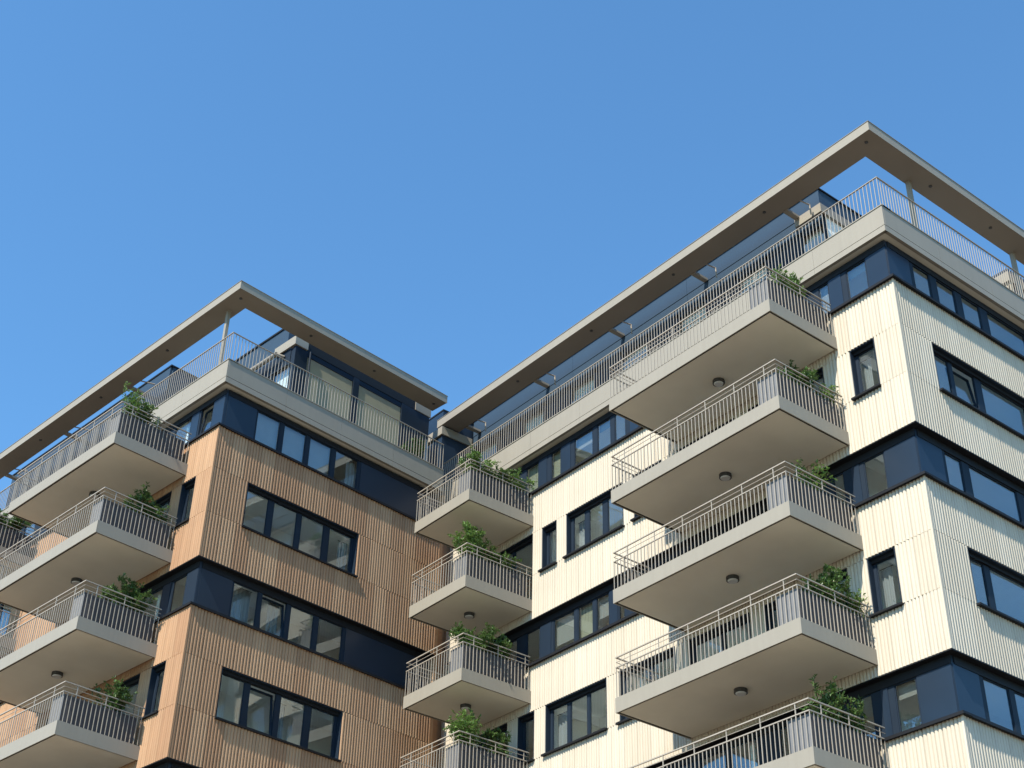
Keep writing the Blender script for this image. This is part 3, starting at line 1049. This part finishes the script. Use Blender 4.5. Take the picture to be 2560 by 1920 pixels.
# (floor, y, height, rx, ry, density, material, lean, label)
sp = lambda i: Zc + FLOORS[i] + 0.37 + PH - 0.06
rows = [
    (R, RX1 - 0.40, 0, -1.35, 0.80, 0.38, 0.42, 1.1, 'leaf2', (0.05, -0.1), 'leafy shrub spilling over the rail of the topmost long balcony', S1),
    (R, RX1 - 0.40, 1, -1.20, 0.85, 0.34, 0.42, 1.35, 'leaf', (0, 0), 'rounded dense shrub on the second highest long balcony', S1),
    (R, RX1 - 0.35, 1, -0.38, 0.55, 0.2, 0.2, 0.5, 'leaf2', (0.2, 0), 'thin sprig by the wall at the end of the second highest long balcony', S1),
    (R, RX1 - 0.40, 2, -1.15, 0.85, 0.30, 0.50, 0.55, 'leaf2', (0, 0.05), 'sparse shrub with upright sprigs on the third highest long balcony', S1),
    (R, RX1 - 0.40, 3, -1.00, 0.95, 0.36, 0.55, 1.2, 'leaf', (0, 0), 'dense dark shrub on the fourth highest long balcony', S1),
    (R, RX1 - 0.30, 3, -0.30, 0.6, 0.15, 0.15, 0.45, 'leaf2', (0.25, 0), 'reddish thin sprig by the wall on the fourth highest long balcony', S1),
    (R, RX1 - 0.40, 4, -1.55, 1.15, 0.30, 0.40, 0.8, 'leaf', (0, 0), 'tall airy shrub on the lowest visible long balcony, nearer its front corner', S1),
    (R, RX1 - 0.40, 4, -0.75, 0.85, 0.34, 0.45, 0.9, 'leaf', (0, 0), 'bushy shrub by the wall on the lowest visible long balcony', S1),
    (R, MX1 - 0.40, 0, -2.00, 0.75, 0.42, 0.45, 1.0, 'leaf2', (0, 0), 'shrub at the front corner of the topmost short balcony', S2),
    (R, MX1 - 0.40, 0, -1.15, 0.62, 0.36, 0.40, 1.1, 'leaf', (0, 0), 'shrub in the middle of the topmost short balcony planter', S2),
    (R, MX1 - 0.35, 0, -0.50, 0.55, 0.34, 0.36, 0.9, 'leaf2', (0.1, 0), 'pale shrub beside the wall on the topmost short balcony', S2),
    (R, MX1 - 0.40, 1, -2.05, 1.10, 0.42, 0.48, 1.35, 'leaf2', (-0.1, 0), 'tall shrub at the front corner of the second highest short balcony', S2),
    (R, MX1 - 0.40, 1, -1.00, 0.72, 0.34, 0.50, 1.1, 'leaf', (0, 0), 'lower dark shrub by the wall on the second highest short balcony', S2),
    (R, MX1 - 0.40, 2, -1.85, 0.90, 0.45, 0.55, 1.4, 'leaf', (0, 0), 'broad shrub at the front corner of the third highest short balcony', S2),
    (R, MX1 - 0.40, 2, -0.75, 0.70, 0.34, 0.36, 1.0, 'leaf', (0, 0), 'small upright shrub by the wall on the third highest short balcony', S2),
    (R, MX1 - 0.40, 3, -1.95, 1.00, 0.42, 0.50, 1.2, 'leaf2', (-0.05, 0), 'tall shrub at the front corner of the fourth highest short balcony', S2),
    (R, MX1 - 0.40, 3, -0.85, 0.85, 0.34, 0.50, 1.0, 'leaf', (0, 0), 'dark shrub by the wall on the fourth highest short balcony', S2),
    (L, LX1 - 0.36, 0, -2.15, 1.05, 0.30, 0.35, 0.55, 'leaf2', (-0.05, 0), 'wispy tall shrub at the front corner of the tan building topmost balcony', S3),
    (L, LX1 - 0.36, 0, -1.45, 0.75, 0.36, 0.55, 1.0, 'leaf', (0.05, 0), 'sprawling shrub over the rail of the tan building topmost balcony', S3),
    (L, LX1 - 0.36, 1, -0.95, 0.80, 0.36, 0.62, 1.3, 'leaf', (0, 0), 'broad shrub on the second highest balcony of the tan building', S3),
    (L, LX1 - 0.36, 2, -0.95, 0.85, 0.36, 0.65, 1.3, 'leaf', (0, 0), 'broad shrub on the third highest balcony of the tan building', S3),
    (L, LX1 - 0.36, 3, -0.95, 0.80, 0.36, 0.60, 0.9, 'leaf', (0, 0), 'loose dark shrub on the fourth highest balcony of the tan building', S3),
]
for n, (b, x, i, y, h, rx, ry, dn, mt, lean, lab, grp) in enumerate(rows):
    shrub(b, x, y, sp(i), h * 1.4, rx * 1.3, ry * 1.25, dn, 100 + n, lab, grp, mt, lean)
planter(L, FX1 - 0.62, FX1 - 0.09, LYF + 0.10, -0.20, Zc + FLOORS[0] + 0.37, PH, 'dark planter box on the balcony at the far left edge of the photo', G3)
shrub(L, FX1 - 0.36, -1.3, sp(0), 1.0, 0.5, 1.0, 1.7, 77, 'big shrub over the planter at the far left edge of the photo', S3, 'leaf')
# roof terrace shrub between the two buildings
planter(L, -1.1, -0.55, 8.1, 8.7, Zc + 27.11, 0.5, 'small planter in the far corner of the tan building roof terrace', G3)
shrub(L, -0.82, 8.4, Zc + 27.55, 1.1, 0.35, 0.4, 0.9, 91, 'green shrub in the far corner of the tan building roof terrace', S3, 'leaf2')


# ================================================================== curtains behind panes, parasol on the roof terrace
def curtain(bld, face, u0, u1, z0, z1, depth, label):
    """hanging folds, base at the hem"""
    r = bld.root.rotation_euler.z + FACE[face]
    c, sn = math.cos(FACE[face]), math.sin(FACE[face])
    um = (u0 + u1) / 2
    o = empty('curtain', world_of(bld, c * um - sn * depth, sn * um + c * depth, z0), r)
    tag(o, label, 'curtain', 'pale curtains behind the windows')
    w = u1 - u0
    n = max(12, int(w / 0.028))
    V, F = [], []
    for k in (0, 1):
        for i in range(n + 1):
            x = -w / 2 + w * i / n
            y = 0.028 * math.sin(i * 1.35) + 0.010 * math.sin(i * 0.37)
            V += [(x, y + 0.004 * k, 0), (x, y + 0.004 * k, z1 - z0)]
    for k in (0, 1):
        b = k * 2 * (n + 1)
        for i in range(n):
            a = b + 2 * i
            F.append((a, a + 2, a + 3, a + 1) if k == 0 else (a + 1, a + 3, a + 2, a))
    me = bpy.data.meshes.new('fabric')
    me.from_pydata(V, [], F)
    me.update()
    link('fabric', me, 'curtain', o)
    MB().tube((-w / 2 - 0.03, 0, z1 - z0 + 0.012), (w / 2 + 0.03, 0, z1 - z0 + 0.012), 0.012, 0.012, 8).obj('rod', 'frame', o)


q = lambda a: Zc + a
curtain(L, 'E', 1.70, 2.30, q(18.0), q(20.05), 0.55, 'pale grey curtain behind the left pane of the tan building middle window band')
curtain(L, 'E', 2.95, 3.35, q(18.0), q(20.05), 0.55, 'narrow grey curtain beside the tilted sash of the tan building middle window band')
curtain(L, 'E', 3.50, 3.95, q(15.0), q(17.0), 0.50, 'pale curtain in the tan building lowest wide window, centre')
curtain(L, 'E', 5.25, 5.60, q(24.2), q(26.0), 0.45, 'pale curtain in the right pane of the tan building top window band')
curtain(L, 'E', 5.25, 5.60, q(21.2), q(22.95), 0.45, 'pale curtain in the right pane of the tan building upper wide window')
curtain(R, 'S', -1.62, -1.30, q(21.2), q(23.0), 0.40, 'pale curtain in the small upper window near the cream building corner')
curtain(R, 'S', -1.90, -1.55, q(15.2), q(17.0), 0.40, 'pale curtain in the small lower window near the cream building corner')
curtain(R, 'S', -13.90, -13.45, q(15.2), q(17.0), 0.45, 'pale curtain in the left pane of the cream building lower three-pane window')
curtain(R, 'S', -12.92, -12.60, q(21.2), q(23.0), 0.45, 'pale curtain in the left pane of the cream building upper three-pane window')

pr = empty('folded_parasol', world_of(L, -0.55, 8.75, Zc + 27.11), L.root.rotation_euler.z)
tag(pr, 'white folded parasol in the corner of the tan building roof terrace', 'parasol')
MB().tube((0, 0, 0), (0, 0, 1.35), 0.018, 0.018, 10).obj('pole', 'rail', pr)
cl = MB()
cl.tube((0, 0, 0.30), (0, 0, 0.75), 0.10, 0.075, 14).tube((0, 0, 0.751), (0, 0, 1.32), 0.075, 0.012, 14)
cl.obj('folded_cloth', 'curtain', pr)
MB().tube((0, 0, 0.0), (0, 0, 0.07), 0.16, 0.14, 18).obj('base', 'planter', pr)
